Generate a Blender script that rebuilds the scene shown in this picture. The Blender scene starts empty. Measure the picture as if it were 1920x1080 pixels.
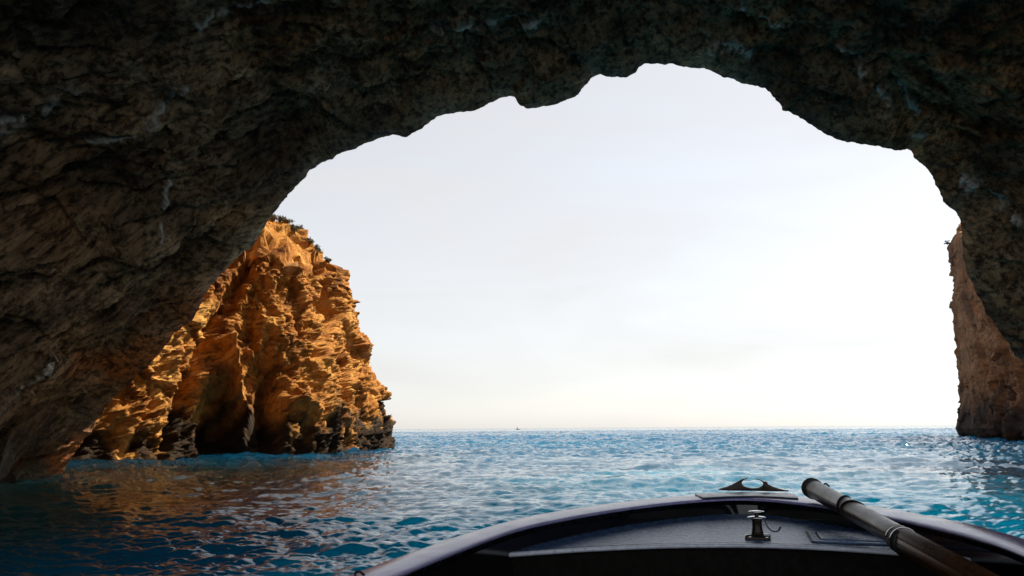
import bpy, bmesh, math, random
import numpy as np
from mathutils import Vector, Matrix

random.seed(7)
rng = np.random.default_rng(11)
R_ = math.radians
SC = bpy.context.scene
COL = SC.collection

# ------------------------------------------------------------------ camera, sky, sun, exposure
F_PX, EYE = 1507.0, 1.6
PITCH, ROLL = math.atan(263 / F_PX), R_(0.43)
FW = np.array([0, math.cos(PITCH), math.sin(PITCH)])
_up0 = np.cross([1.0, 0, 0], FW)
RT = np.array([1.0, 0, 0]) * math.cos(ROLL) - _up0 * math.sin(ROLL)
UP = _up0 * math.cos(ROLL) + np.array([1.0, 0, 0]) * math.sin(ROLL)
cam_d = bpy.data.cameras.new('camera')
cam = bpy.data.objects.new('camera', cam_d)
COL.objects.link(cam)
cam_d.sensor_width = 36
cam_d.lens = 36 * F_PX / 1920
cam_d.clip_start, cam_d.clip_end = 0.05, 90000
cam.matrix_world = Matrix(((RT[0], UP[0], -FW[0], 0), (RT[1], UP[1], -FW[1], 0), (RT[2], UP[2], -FW[2], EYE), (0, 0, 0, 1)))
SC.camera = cam

SUN_AZ, SUN_EL = R_(53), R_(46)            # azimuth from +Y towards +X
SUN = np.array([math.sin(SUN_AZ) * math.cos(SUN_EL), math.cos(SUN_AZ) * math.cos(SUN_EL), math.sin(SUN_EL)])
world = bpy.data.worlds.new('World')
SC.world = world
world.use_nodes = True
wn = world.node_tree
bg = wn.nodes['Background']
sky = wn.nodes.new('ShaderNodeTexSky')
sky.sky_type = 'NISHITA'
sky.sun_disc = False
sky.sun_elevation = SUN_EL
sky.sun_rotation = SUN_AZ
sky.air_density, sky.dust_density, sky.ozone_density = 1.0, 0.7, 1.0
hs = wn.nodes.new('ShaderNodeHueSaturation')          # thin bright summer haze: the blue is washed out
hs.inputs['Saturation'].default_value = 0.42
wn.links.new(sky.outputs[0], hs.inputs['Color'])
tcw = wn.nodes.new('ShaderNodeTexCoord')              # thin streaky veil of high cloud
mpw = wn.nodes.new('ShaderNodeMapping')
mpw.inputs['Scale'].default_value = (1.2, 1.2, 6.0)
mpw.inputs['Rotation'].default_value = (0.0, R_(20), 0.0)
wn.links.new(tcw.outputs['Generated'], mpw.inputs['Vector'])
nzw = wn.nodes.new('ShaderNodeTexNoise')
nzw.inputs['Scale'].default_value = 1.6
nzw.inputs['Detail'].default_value = 6
nzw.inputs['Distortion'].default_value = 0.6
wn.links.new(mpw.outputs[0], nzw.inputs['Vector'])
mrw = wn.nodes.new('ShaderNodeMapRange')
for k_, v_ in ((1, 0.3), (2, 0.75), (3, 0.42), (4, 0.85)):
    mrw.inputs[k_].default_value = v_
wn.links.new(nzw.outputs[0], mrw.inputs[0])
mxw = wn.nodes.new('ShaderNodeMix')
mxw.data_type = 'RGBA'
mxw.inputs[7].default_value = (4.6, 4.5, 4.42, 1)
wn.links.new(mrw.outputs[0], mxw.inputs[0])
wn.links.new(hs.outputs[0], mxw.inputs[6])
wn.links.new(mxw.outputs[2], bg.inputs[0])
bg.inputs[1].default_value = 0.079
sl = bpy.data.lights.new('sun', 'SUN')
sl.energy, sl.angle, sl.color = 5.0, R_(0.5), (1.0, 0.84, 0.62)
so = bpy.data.objects.new('sun', sl)
COL.objects.link(so)
so.rotation_euler = Vector(SUN).to_track_quat('Z', 'Y').to_euler()
so.location = (60, 20, 60)
SC.view_settings.view_transform = 'Standard'
SC.view_settings.look = 'None'
SC.view_settings.gamma = 1
SC.view_settings.exposure = 1.15
SC.cycles.max_bounces = 6
SC.cycles.diffuse_bounces = 4
SC.cycles.caustics_reflective = True
SC.cycles.caustics_refractive = False
SC.cycles.sample_clamp_indirect = 6

# ------------------------------------------------------------------ helpers
def ray(px, py):
    px, py = np.asarray(px, float), np.asarray(py, float)
    return FW + RT * ((px - 960) / F_PX)[..., None] - UP * ((py - 540) / F_PX)[..., None]
def at_y(px, py, Y):
    d = ray(px, py)
    return np.array([0, 0, EYE]) + d * (np.asarray(Y, float) / d[..., 1])[..., None]
def at_z(px, py, z):
    d = ray(px, py)
    return np.array([0, 0, EYE]) + d * ((np.asarray(z, float) - EYE) / d[..., 2])[..., None]
def project(P):
    q = P - np.array([0, 0, EYE])
    w = np.maximum(q @ FW, 0.05)
    return 960 + F_PX * (q @ RT) / w, 540 - F_PX * (q @ UP) / w
def smooth(a, b, x):
    t = np.clip((x - a) / (b - a), 0, 1)
    return t * t * (3 - 2 * t)

PERM = rng.permutation(256)
PERM = np.concatenate([PERM, PERM, PERM])
GRAD = rng.normal(size=(256, 3))
GRAD /= np.linalg.norm(GRAD, axis=1)[:, None]
GRAD *= 1.5
def perlin(p):
    i = np.floor(p).astype(int)
    f = p - i
    i &= 255
    u = f * f * f * (f * (f * 6 - 15) + 10)
    out = 0
    for dx in (0, 1):
        for dy in (0, 1):
            for dz in (0, 1):
                h = PERM[PERM[PERM[(i[:, 0] + dx) & 255] + ((i[:, 1] + dy) & 255)] + ((i[:, 2] + dz) & 255)]
                g = GRAD[h]
                dot = g[:, 0] * (f[:, 0] - dx) + g[:, 1] * (f[:, 1] - dy) + g[:, 2] * (f[:, 2] - dz)
                w = (u[:, 0] if dx else 1 - u[:, 0]) * (u[:, 1] if dy else 1 - u[:, 1]) * (u[:, 2] if dz else 1 - u[:, 2])
                out = out + w * dot
    return out
def fbm(p, octaves=4, gain=0.5):
    a, s, o = 1.0, 0.0, 0.0
    for k in range(octaves):
        o = o + a * perlin(p * 2.03 ** k + 17.3 * k)
        a *= gain
    return o
def ridged(p, octaves=4, gain=0.5):
    a, o = 1.0, 0.0
    for k in range(octaves):
        o = o + a * (1 - 2.2 * np.abs(perlin(p * 2.03 ** k + 31.7 * k)))
        a *= gain
    return o
def worley(p):
    i = np.floor(p).astype(int)
    f1 = np.full(len(p), 9.0)
    f2 = np.full(len(p), 9.0)
    for dx in (-1, 0, 1):
        for dy in (-1, 0, 1):
            for dz in (-1, 0, 1):
                c = i + np.array([dx, dy, dz])
                h = PERM[PERM[PERM[c[:, 0] & 255] + (c[:, 1] & 255)] + (c[:, 2] & 255)]
                d = np.linalg.norm(c + 0.5 + GRAD[h] * 0.33 - p, axis=1)
                f2 = np.minimum(f2, np.maximum(f1, d))
                f1 = np.minimum(f1, d)
    return f1, f2
def blocks(p, tilt=0.9):
    """fractured rock: every cell is a tilted flat facet at its own height"""
    i = np.floor(p).astype(int)
    f1 = np.full(len(p), 9.0)
    out = np.zeros(len(p))
    for dx in (-1, 0, 1):
        for dy in (-1, 0, 1):
            for dz in (-1, 0, 1):
                c = i + np.array([dx, dy, dz])
                h = PERM[PERM[PERM[c[:, 0] & 255] + (c[:, 1] & 255)] + (c[:, 2] & 255)]
                r = p - (c + 0.5 + GRAD[h] * 0.33)
                d = (r * r).sum(1)
                near = d < f1
                f1 = np.where(near, d, f1)
                k = GRAD[PERM[h + 91]]
                out = np.where(near, k[:, 0] * 0.45 + tilt * (r * GRAD[PERM[h + 37]]).sum(1), out)
    return out
def seg_dist(px, py, pts):
    best = np.full(px.shape, 1e9)
    for (ax, ay), (bx, by) in zip(pts[:-1], pts[1:]):
        vx, vy = bx - ax, by - ay
        t = np.clip(((px - ax) * vx + (py - ay) * vy) / (vx * vx + vy * vy), 0, 1)
        best = np.minimum(best, np.hypot(px - ax - t * vx, py - ay - t * vy))
    return best
def grid_normals(P):
    du = np.gradient(P, axis=1)
    dv = np.gradient(P, axis=0)
    n = np.cross(du, dv)
    return n / np.maximum(np.linalg.norm(n, axis=2), 1e-9)[..., None]

def link(o, parent=None):
    COL.objects.link(o)
    if parent is not None:
        o.parent = parent
    return o
def mesh_obj(name, verts, faces, mat, parent=None, smooth_=True):
    me = bpy.data.meshes.new(name)
    me.from_pydata([tuple(map(float, v)) for v in verts], [], faces)
    me.update()
    if smooth_:
        me.shade_smooth()
    me.materials.append(mat)
    return link(bpy.data.objects.new(name, me), parent)
def grid_obj(name, P, mat, parent=None, attrs=None, flip=False, wrap=False):
    rows, cols = P.shape[:2]
    me = bpy.data.meshes.new(name)
    me.vertices.add(rows * cols)
    me.vertices.foreach_set('co', P.reshape(-1).astype(np.float32))
    idx = np.arange(rows * cols).reshape(rows, cols)
    if wrap:
        idx = np.concatenate([idx, idx[:, :1]], 1)
    q = np.stack([idx[:-1, :-1], idx[:-1, 1:], idx[1:, 1:], idx[1:, :-1]], -1).reshape(-1, 4)
    if flip:
        q = q[:, ::-1]
    n = len(q)
    me.loops.add(n * 4)
    me.loops.foreach_set('vertex_index', q.reshape(-1).astype(np.int32))
    me.polygons.add(n)
    me.polygons.foreach_set('loop_start', np.arange(0, n * 4, 4, dtype=np.int32))
    me.update(calc_edges=True)
    me.validate()
    me.shade_smooth()
    for k, v in (attrs or {}).items():
        a = me.attributes.new(k, 'FLOAT', 'POINT')
        a.data.foreach_set('value', v.reshape(-1).astype(np.float32))
    me.materials.append(mat)
    return link(bpy.data.objects.new(name, me), parent)
def bm_obj(name, bm, mat, parent=None, smooth_=False, bevel=0.0, angle=35):
    me = bpy.data.meshes.new(name)
    bmesh.ops.recalc_face_normals(bm, faces=bm.faces)
    bm.to_mesh(me)
    bm.free()
    o = bpy.data.objects.new(name, me)
    me.materials.append(mat)
    if smooth_:
        me.shade_smooth()
    link(o, parent)
    if bevel:
        m = o.modifiers.new('bevel', 'BEVEL')
        m.width, m.segments, m.limit_method, m.angle_limit = bevel, 3, 'ANGLE', R_(angle)
        me.shade_smooth()
    return o
def tag(o, label=None, cat=None, group=None, kind=None):
    for k, v in (('label', label), ('category', cat), ('group', group), ('kind', kind)):
        if v:
            o[k] = v
    return o
def empty(name, loc=(0, 0, 0), rz=0):
    o = bpy.data.objects.new(name, None)
    o.empty_display_size = 0.3
    o.location = loc
    o.rotation_euler = (0, 0, rz)
    return link(o)
def tube(pts, rad, seg=12, caps=True):
    """swept round tube; rad scalar or list; returns bmesh"""
    bm = bmesh.new()
    pts = [Vector(p) for p in pts]
    rads = rad if hasattr(rad, '__len__') else [rad] * len(pts)
    rings = []
    ref = None
    for k, p in enumerate(pts):
        t = (pts[min(k + 1, len(pts) - 1)] - pts[max(k - 1, 0)]).normalized()
        if ref is None:
            ref = Vector((0, 0, 1)) if abs(t.z) < 0.9 else Vector((1, 0, 0))
        x = ref.cross(t)
        x.normalize()
        y = t.cross(x)
        ref = y.cross(t) * -1 if False else ref
        rings.append([bm.verts.new(p + (x * math.cos(a) + y * math.sin(a)) * rads[k]) for a in [2 * math.pi * j / seg for j in range(seg)]])
    for a, b in zip(rings[:-1], rings[1:]):
        for j in range(seg):
            bm.faces.new((a[j], a[(j + 1) % seg], b[(j + 1) % seg], b[j]))
    if caps:
        bm.faces.new(rings[0][::-1])
        bm.faces.new(rings[-1])
    return bm
def lathe(profile, seg=28, loc=(0, 0, 0)):
    bm = bmesh.new()
    rings = []
    for r, z in profile:
        if r < 1e-5:
            rings.append([bm.verts.new((loc[0], loc[1], loc[2] + z))])
        else:
            rings.append([bm.verts.new((loc[0] + r * math.cos(2 * math.pi * j / seg), loc[1] + r * math.sin(2 * math.pi * j / seg), loc[2] + z)) for j in range(seg)])
    for a, b in zip(rings[:-1], rings[1:]):
        for j in range(seg):
            k = (j + 1) % seg
            va = [a[j % len(a)], a[k % len(a)]] if len(a) > 1 else [a[0]]
            vb = [b[k % len(b)], b[j % len(b)]] if len(b) > 1 else [b[0]]
            if len(va) + len(vb) > 2:
                bm.faces.new(va + vb)
    return bm
def prism(poly, z0, z1):
    """polygon in local xy, extruded z0..z1"""
    bm = bmesh.new()
    lo = [bm.verts.new((x, y, z0)) for x, y in poly]
    hi = [bm.verts.new((x, y, z1)) for x, y in poly]
    n = len(poly)
    bm.faces.new(lo[::-1])
    bm.faces.new(hi)
    for j in range(n):
        bm.faces.new((lo[j], lo[(j + 1) % n], hi[(j + 1) % n], hi[j]))
    return bm

# ------------------------------------------------------------------ materials
class NT:
    def __init__(self, name):
        self.m = bpy.data.materials.new(name)
        self.m.use_nodes = True
        self.t = self.m.node_tree
        self.b = self.t.nodes['Principled BSDF']
    def n(self, kind, **kw):
        nd = self.t.nodes.new(kind)
        for k, v in kw.items():
            if k.startswith('i_'):
                key = k[2:]
                nd.inputs[int(key) if key.isdigit() else key].default_value = v
            else:
                setattr(nd, k, v)
        return nd
    def l(self, a, b):
        self.t.links.new(a, b)
    def coords(self, stretch=None, amount=0.7):
        tc = self.n('ShaderNodeTexCoord')
        if stretch is None:
            return tc.outputs['Object']
        d = self.n('ShaderNodeVectorMath', operation='DOT_PRODUCT')
        self.l(tc.outputs['Object'], d.inputs[0])
        d.inputs[1].default_value = stretch
        s = self.n('ShaderNodeVectorMath', operation='SCALE')
        s.inputs[0].default_value = stretch
        m = self.n('ShaderNodeMath', operation='MULTIPLY', i_1=amount)
        self.l(d.outputs['Value'], m.inputs[0])
        self.l(m.outputs[0], s.inputs['Scale'])
        sub = self.n('ShaderNodeVectorMath', operation='SUBTRACT')
        self.l(tc.outputs['Object'], sub.inputs[0])
        self.l(s.outputs[0], sub.inputs[1])
        return sub.outputs[0]
    def noise(self, vec, scale, detail=6, rough=0.6, dist=0.0):
        nd = self.n('ShaderNodeTexNoise')
        nd.inputs['Scale'].default_value = scale
        nd.inputs['Detail'].default_value = detail
        nd.inputs['Roughness'].default_value = rough
        nd.inputs['Distortion'].default_value = dist
        self.l(vec, nd.inputs['Vector'])
        return nd.outputs[0]
    def ramp(self, fac, stops):
        r = self.n('ShaderNodeValToRGB')
        e = r.color_ramp.elements
        while len(e) < len(stops):
            e.new(0.5)
        for k, (p, c) in enumerate(stops):
            e[k].position = p
            e[k].color = c if len(c) == 4 else (*c, 1)
        self.l(fac, r.inputs[0])
        return r.outputs[0]
    def mix(self, fac, a, b, mode='MIX'):
        x = self.n('ShaderNodeMix', data_type='RGBA', blend_type=mode)
        for s, v in ((x.inputs[0], fac), (x.inputs[6], a), (x.inputs[7], b)):
            if hasattr(v, 'is_linked'):
                self.l(v, s)
            else:
                s.default_value = v if not isinstance(v, tuple) or len(v) == 4 else (*v, 1)
        return x.outputs[2]
    def attr(self, name):
        return self.n('ShaderNodeAttribute', attribute_name=name).outputs['Fac']
    def bump(self, height, dist=0.05, strength=1.0, normal=None):
        b = self.n('ShaderNodeBump')
        b.inputs['Distance'].default_value = dist
        b.inputs['Strength'].default_value = strength
        self.l(height, b.inputs['Height'])
        if normal is not None:
            self.l(normal, b.inputs['Normal'])
        return b.outputs[0]
    def done(self, color=None, rough=None, metal=None, spec=None, normal=None):
        for key, v in (('Base Color', color), ('Roughness', rough), ('Metallic', metal), ('Specular IOR Level', spec), ('Normal', normal)):
            if v is None:
                continue
            if hasattr(v, 'is_linked'):
                self.l(v, self.b.inputs[key])
            else:
                self.b.inputs[key].default_value = v if not isinstance(v, tuple) or len(v) == 4 else (*v, 1)
        return self.m

STRATA = np.array([0.12, 0.76, 0.64])
STRATA /= np.linalg.norm(STRATA)

def cave_rock():
    t = NT('cave_rock')
    v = t.coords(tuple(STRATA), 0.72)
    o = t.coords()
    v2 = t.coords(tuple(STRATA), 0.9)
    big = t.noise(v2, 1.5, 8, 0.62, 0.15)
    fine = t.noise(t.coords(tuple(STRATA), 0.84), 6.0, 7, 0.72)
    c1 = t.ramp(big, [(0.33, (0.24, 0.17, 0.11)), (0.46, (0.62, 0.46, 0.31)), (0.56, (0.72, 0.55, 0.38)), (0.66, (0.98, 0.80, 0.58))])
    c2 = t.ramp(fine, [(0.40, (0.28, 0.265, 0.24)), (0.50, (0.85, 0.85, 0.83)), (0.62, (1.08, 1.08, 1.06))])
    c = t.mix(1.0, c1, c2, 'MULTIPLY')
    band = t.ramp(t.noise(v2, 3.6, 6, 0.7, 0.1), [(0.40, (0.24, 0.22, 0.20)), (0.50, (1, 1, 1))])
    c = t.mix(1.0, c, band, 'MULTIPLY')
    broad = t.ramp(t.noise(v, 0.35, 4, 0.55), [(0.38, (0.34, 0.33, 0.31)), (0.58, (0.9, 0.9, 0.9))])
    c = t.mix(1.0, c, broad, 'MULTIPLY')
    warm = t.ramp(t.noise(o, 0.23, 3, 0.5), [(0.45, (0, 0, 0)), (0.65, (1, 1, 1))])
    c = t.mix(warm, c, t.mix(1.0, c, (1.15, 0.92, 0.7), 'MULTIPLY'))
    c = t.mix(t.attr('ochre'), c, t.mix(1.0, c, (1.3, 0.62, 0.22), 'MULTIPLY'))
    c = t.mix(1.0, c, (0.95, 0.80, 0.64), 'MULTIPLY')
    glint = t.attr('glint')
    c = t.mix(glint, c, (1.0, 0.92, 0.80))  # pale colour stands in for wet glints on the rock
    c = t.mix(t.attr('wet_shade'), c, (0.06, 0.05, 0.035))
    pit = t.n('ShaderNodeTexVoronoi', i_Scale=9.0)
    pit.feature = 'F1'
    t.l(v, pit.inputs['Vector'])
    n1 = t.bump(t.noise(v2, 4.0, 9, 0.7), 0.10, 0.8)
    n2 = t.bump(pit.outputs['Distance'], 0.04, 0.6, n1)
    n3 = t.bump(fine, 0.12, 1.0, n2)
    rough = t.ramp(t.noise(v, 1.7, 4, 0.6), [(0.35, (0.5,) * 3), (0.65, (0.95,) * 3)])
    rough = t.mix(glint, rough, (0.5, 0.5, 0.5))
    return t.done(c, rough, 0, 0.35, n3)

def cliff_rock(name, light, mid, dark, wet_shade):
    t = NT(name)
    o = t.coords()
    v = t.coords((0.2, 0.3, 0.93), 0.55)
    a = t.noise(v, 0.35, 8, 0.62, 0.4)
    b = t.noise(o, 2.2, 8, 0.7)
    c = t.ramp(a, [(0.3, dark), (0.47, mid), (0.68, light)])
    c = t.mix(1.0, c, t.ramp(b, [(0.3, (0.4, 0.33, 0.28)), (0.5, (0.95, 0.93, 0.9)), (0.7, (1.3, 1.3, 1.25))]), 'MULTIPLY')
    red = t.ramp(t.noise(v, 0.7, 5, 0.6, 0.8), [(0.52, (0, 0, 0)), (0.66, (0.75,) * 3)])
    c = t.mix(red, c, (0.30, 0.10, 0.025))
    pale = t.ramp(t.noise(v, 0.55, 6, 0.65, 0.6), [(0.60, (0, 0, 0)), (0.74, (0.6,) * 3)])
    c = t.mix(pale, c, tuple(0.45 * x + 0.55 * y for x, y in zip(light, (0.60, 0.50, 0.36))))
    c = t.mix(t.attr('wet_shade'), c, wet_shade)
    n1 = t.bump(t.noise(v, 1.3, 10, 0.75), 0.35, 1.0)
    n2 = t.bump(t.noise(o, 9.0, 6, 0.7), 0.08, 0.9, n1)
    return t.done(c, 0.85, 0, 0.2, n2)

def water_mat():
    t = NT('sea_water')
    o = t.coords()
    n0 = t.noise(o, 0.02, 3, 0.5)
    # deep blue outside, underwater glow painted as a teal patch in the cave mouth
    deep = t.ramp(n0, [(0.35, (0.0015, 0.052, 0.13)), (0.65, (0.002, 0.075, 0.155))])
    sx_ = t.n('ShaderNodeSeparateXYZ')
    t.l(o, sx_.inputs[0])
    mr = t.n('ShaderNodeMapRange', i_1=34.0, i_2=60.0)
    t.l(sx_.outputs[1], mr.inputs[0])
    mx_ = t.n('ShaderNodeMapRange', i_1=-8.0, i_2=-1.0)
    t.l(sx_.outputs[0], mx_.inputs[0])
    mm_ = t.n('ShaderNodeMath', operation='MAXIMUM')
    t.l(mr.outputs[0], mm_.inputs[0])
    t.l(mx_.outputs[0], mm_.inputs[1])
    deep = t.mix(mm_.outputs[0], (0.003, 0.014, 0.017), deep)       # cave wall's dark reflection painted into the water on the left
    mp = t.n('ShaderNodeMapping')
    mp.inputs['Location'].default_value = (-0.636, -0.94, 0)
    mp.inputs['Scale'].default_value = (1 / 11.0, 1 / 17.0, 1)
    t.l(o, mp.inputs['Vector'])
    ln = t.n('ShaderNodeVectorMath', operation='LENGTH')
    t.l(mp.outputs[0], ln.inputs[0])
    ad = t.n('ShaderNodeMath', operation='MULTIPLY_ADD', i_1=0.7, i_2=-0.35)
    t.l(t.noise(o, 0.22, 4, 0.6), ad.inputs[0])
    ad2 = t.n('ShaderNodeMath', operation='ADD')
    t.l(ln.outputs['Value'], ad2.inputs[0])
    t.l(ad.outputs[0], ad2.inputs[1])
    teal_glow = t.ramp(ad2.outputs[0], [(0.35, (1, 1, 1)), (1.0, (0, 0, 0))])
    c = t.mix(teal_glow, deep, (0.006, 0.36, 0.62))
    n1 = t.bump(t.noise(o, 0.9, 5, 0.6, 0.3), 0.10, 0.5)
    n2 = t.bump(t.noise(o, 5.0, 4, 0.55, 0.5), 0.012, 0.6, n1)
    # open-water chop too fine for the mesh: slopes from noise, growing seawards
    def vm(op, a, b):
        nd = t.n('ShaderNodeVectorMath', operation=op)
        for s_, v in ((nd.inputs[0], a), (nd.inputs[3 if op == 'SCALE' else 1], b)):
            if hasattr(v, 'is_linked'):
                t.l(v, s_)
            else:
                s_.default_value = v
        return nd.outputs['Value'] if op == 'LENGTH' else nd.outputs[0]
    st = vm('MULTIPLY', o, (0.45, 1.0, 1.0))
    slopes = None
    for sc, amp in ((0.35, 0.55), (1.6, 0.75), (6.0, 0.4)):
        nd = t.n('ShaderNodeTexNoise')
        nd.inputs['Scale'].default_value = sc
        nd.inputs['Detail'].default_value = 2
        t.l(st, nd.inputs['Vector'])
        v = vm('MULTIPLY', vm('SUBTRACT', nd.outputs['Color'], (0.5, 0.5, 0.5)), (amp * 0.8, amp, 0.0))
        slopes = v if slopes is None else vm('ADD', slopes, v)
    r = t.n('ShaderNodeMapRange', i_1=60.0, i_2=260.0, i_3=0.0, i_4=1.0)
    t.l(vm('LENGTH', o, (0, 0, 0)), r.inputs[0])
    nrm = vm('NORMALIZE', vm('ADD', n2, vm('SCALE', slopes, r.outputs[0])), (0, 0, 0))
    t.b.inputs['IOR'].default_value = 1.34
    t.b.subsurface_method = 'BURLEY'
    t.b.inputs['Subsurface Weight'].default_value = 1.0      # light spreads sideways under water
    t.b.inputs['Subsurface Radius'].default_value = (0.10, 0.9, 1.0)
    t.b.inputs['Subsurface Scale'].default_value = 60.0
    return t.done(c, 0.04, 0, 0.5, nrm)

def plain(name, color, rough=0.5, metal=0, spec=0.5, var=0.25, scale=12, bump=0.0, bscale=60):
    t = NT(name)
    o = t.coords()
    n = t.noise(o, scale, 6, 0.65)
    lo = tuple(x * (1 - var) for x in color)
    hi = tuple(min(1, x * (1 + var)) for x in color)
    c = t.ramp(n, [(0.3, lo), (0.7, hi)])
    r = t.ramp(t.noise(o, scale * 2.3, 4, 0.6), [(0.3, (max(0.02, rough * 0.7),) * 3), (0.7, (min(1, rough * 1.25),) * 3)])
    nm = t.bump(t.noise(o, bscale, 4, 0.6), bump, 1.0) if bump else None
    return t.done(c, r, metal, spec, nm)

def wood(name, color, rough, axis=(0, 1, 0), var=0.3):
    t = NT(name)
    v = t.coords(axis, 0.93)
    o = t.coords()
    g = t.noise(v, 40, 5, 0.65, 0.2)
    s = t.noise(o, 7, 5, 0.7)
    c = t.ramp(g, [(0.3, tuple(x * (1 - var) for x in color)), (0.7, tuple(x * (1 + var) for x in color))])
    c = t.mix(t.ramp(s, [(0.6, (0, 0, 0)), (0.72, (0.6,) * 3)]), c, tuple(x * 0.45 for x in color))
    nm = t.bump(g, 0.002, 0.7)
    r = t.ramp(s, [(0.3, (rough * 0.8,) * 3), (0.7, (min(1, rough * 1.3),) * 3)])
    return t.done(c, r, 0, 0.5, nm)

M_CAVE = cave_rock()
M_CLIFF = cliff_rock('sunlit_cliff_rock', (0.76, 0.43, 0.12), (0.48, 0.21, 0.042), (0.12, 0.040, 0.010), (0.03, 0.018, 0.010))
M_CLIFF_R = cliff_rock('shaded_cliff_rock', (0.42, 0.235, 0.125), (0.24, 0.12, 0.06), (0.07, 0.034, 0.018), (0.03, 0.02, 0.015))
M_WATER = water_mat()
M_RAIL = wood('painted_rail_wood', (0.28, 0.28, 0.52), 0.22)
M_DECK = plain('painted_deck', (0.06, 0.125, 0.27), 0.25, var=0.22, scale=9, bump=0.002, bscale=140)
for m_, c_ in ((M_RAIL, (0.55, 0.56, 1, 1)), (M_DECK, (0.5, 0.72, 1, 1))):
    m_.node_tree.nodes['Principled BSDF'].inputs['Specular Tint'].default_value = c_  # blue sheen of the sky put into the specular tint
M_GLOSS = plain('gloss_black_paint', (0.006, 0.006, 0.007), 0.08, var=0.3, scale=5)
M_EDGE = plain('edge_highlight_paint', (0.55, 0.60, 0.72), 0.16, var=0.25, scale=25)  # pale colour painted in for the highlight along the deck lip
M_HULL = plain('dark_hull_paint', (0.03, 0.04, 0.06), 0.3)
M_DARK = plain('dark_varnished_board', (0.006, 0.005, 0.004), 0.8, spec=0.15, bump=0.002, bscale=30)
M_IRON = plain('blackened_bronze', (0.03, 0.022, 0.018), 0.35, metal=0.6, var=0.5, scale=40, bump=0.001, bscale=120)
M_STEEL = plain('polished_steel', (0.75, 0.76, 0.78), 0.14, metal=1.0, var=0.08, scale=30)
M_SPAR = wood('weathered_spar_wood', (0.05, 0.022, 0.009), 0.28, axis=(1, 0, 0), var=0.55)
M_SPAR.node_tree.nodes['Principled BSDF'].inputs['Specular IOR Level'].default_value = 0.18
M_RUBBER = plain('black_rubber', (0.012, 0.012, 0.012), 0.6)
M_CORD = plain('dark_cord', (0.03, 0.025, 0.02), 0.8)
M_LEAF = plain('dry_scrub_leaves', (0.075, 0.075, 0.03), 0.7, var=0.5, scale=3)
M_LEAFY = plain('yellow_flowering_leaves', (0.35, 0.2, 0.02), 0.7, var=0.4, scale=3)
M_STEM = plain('woody_stem', (0.10, 0.07, 0.045), 0.85)
M_SAIL = plain('sailcloth', (0.55, 0.52, 0.5), 0.8, var=0.05)
M_BUOY = plain('yellow_buoy_paint', (0.8, 0.45, 0.05), 0.4, var=0.1)

# ------------------------------------------------------------------ sea
def ocean_tile(N, L, lam0, lam1, wind, spread, rms, seed):
    g = np.random.default_rng(seed)
    k1 = 2 * np.pi * np.fft.fftfreq(N, L / N)
    kx, ky = np.meshgrid(k1, k1, indexing='xy')
    k = np.hypot(kx, ky)
    k[0, 0] = 1e-6
    kp = 2 * np.pi / lam1
    km = 2 * np.pi / lam0
    S = k ** -3.6 * np.exp(-0.9 * (kp / k) ** 2) * np.exp(-(k / km) ** 2)
    c = (kx * wind[0] + ky * wind[1]) / k
    S *= (np.abs(c) ** spread) * np.where(c > 0, 1, 0.25) + 0.04
    S[0, 0] = 0
    h = (g.normal(size=(N, N)) + 1j * g.normal(size=(N, N))) * np.sqrt(S)
    z = np.fft.ifft2(h).real
    dx = np.fft.ifft2(-1j * h * kx / k).real
    dy = np.fft.ifft2(-1j * h * ky / k).real
    f = rms / z.std()
    return L, z * f, dx * f, dy * f
def tile_sample(tile, x, y, rot):
    L, z, dx, dy = tile
    N = z.shape[0]
    c, s = math.cos(rot), math.sin(rot)
    u = ((c * x + s * y) / L % 1) * N
    v = ((-s * x + c * y) / L % 1) * N
    i, j = np.floor(u).astype(int), np.floor(v).astype(int)
    fu, fv = u - i, v - j
    i0, j0 = i % N, j % N
    i1, j1 = (i0 + 1) % N, (j0 + 1) % N
    bl = lambda A: (A[j0, i0] * (1 - fu) + A[j0, i1] * fu) * (1 - fv) + (A[j1, i0] * (1 - fu) + A[j1, i1] * fu) * fv
    X, Y = bl(dx), bl(dy)
    return bl(z), c * X - s * Y, s * X + c * Y

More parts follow.
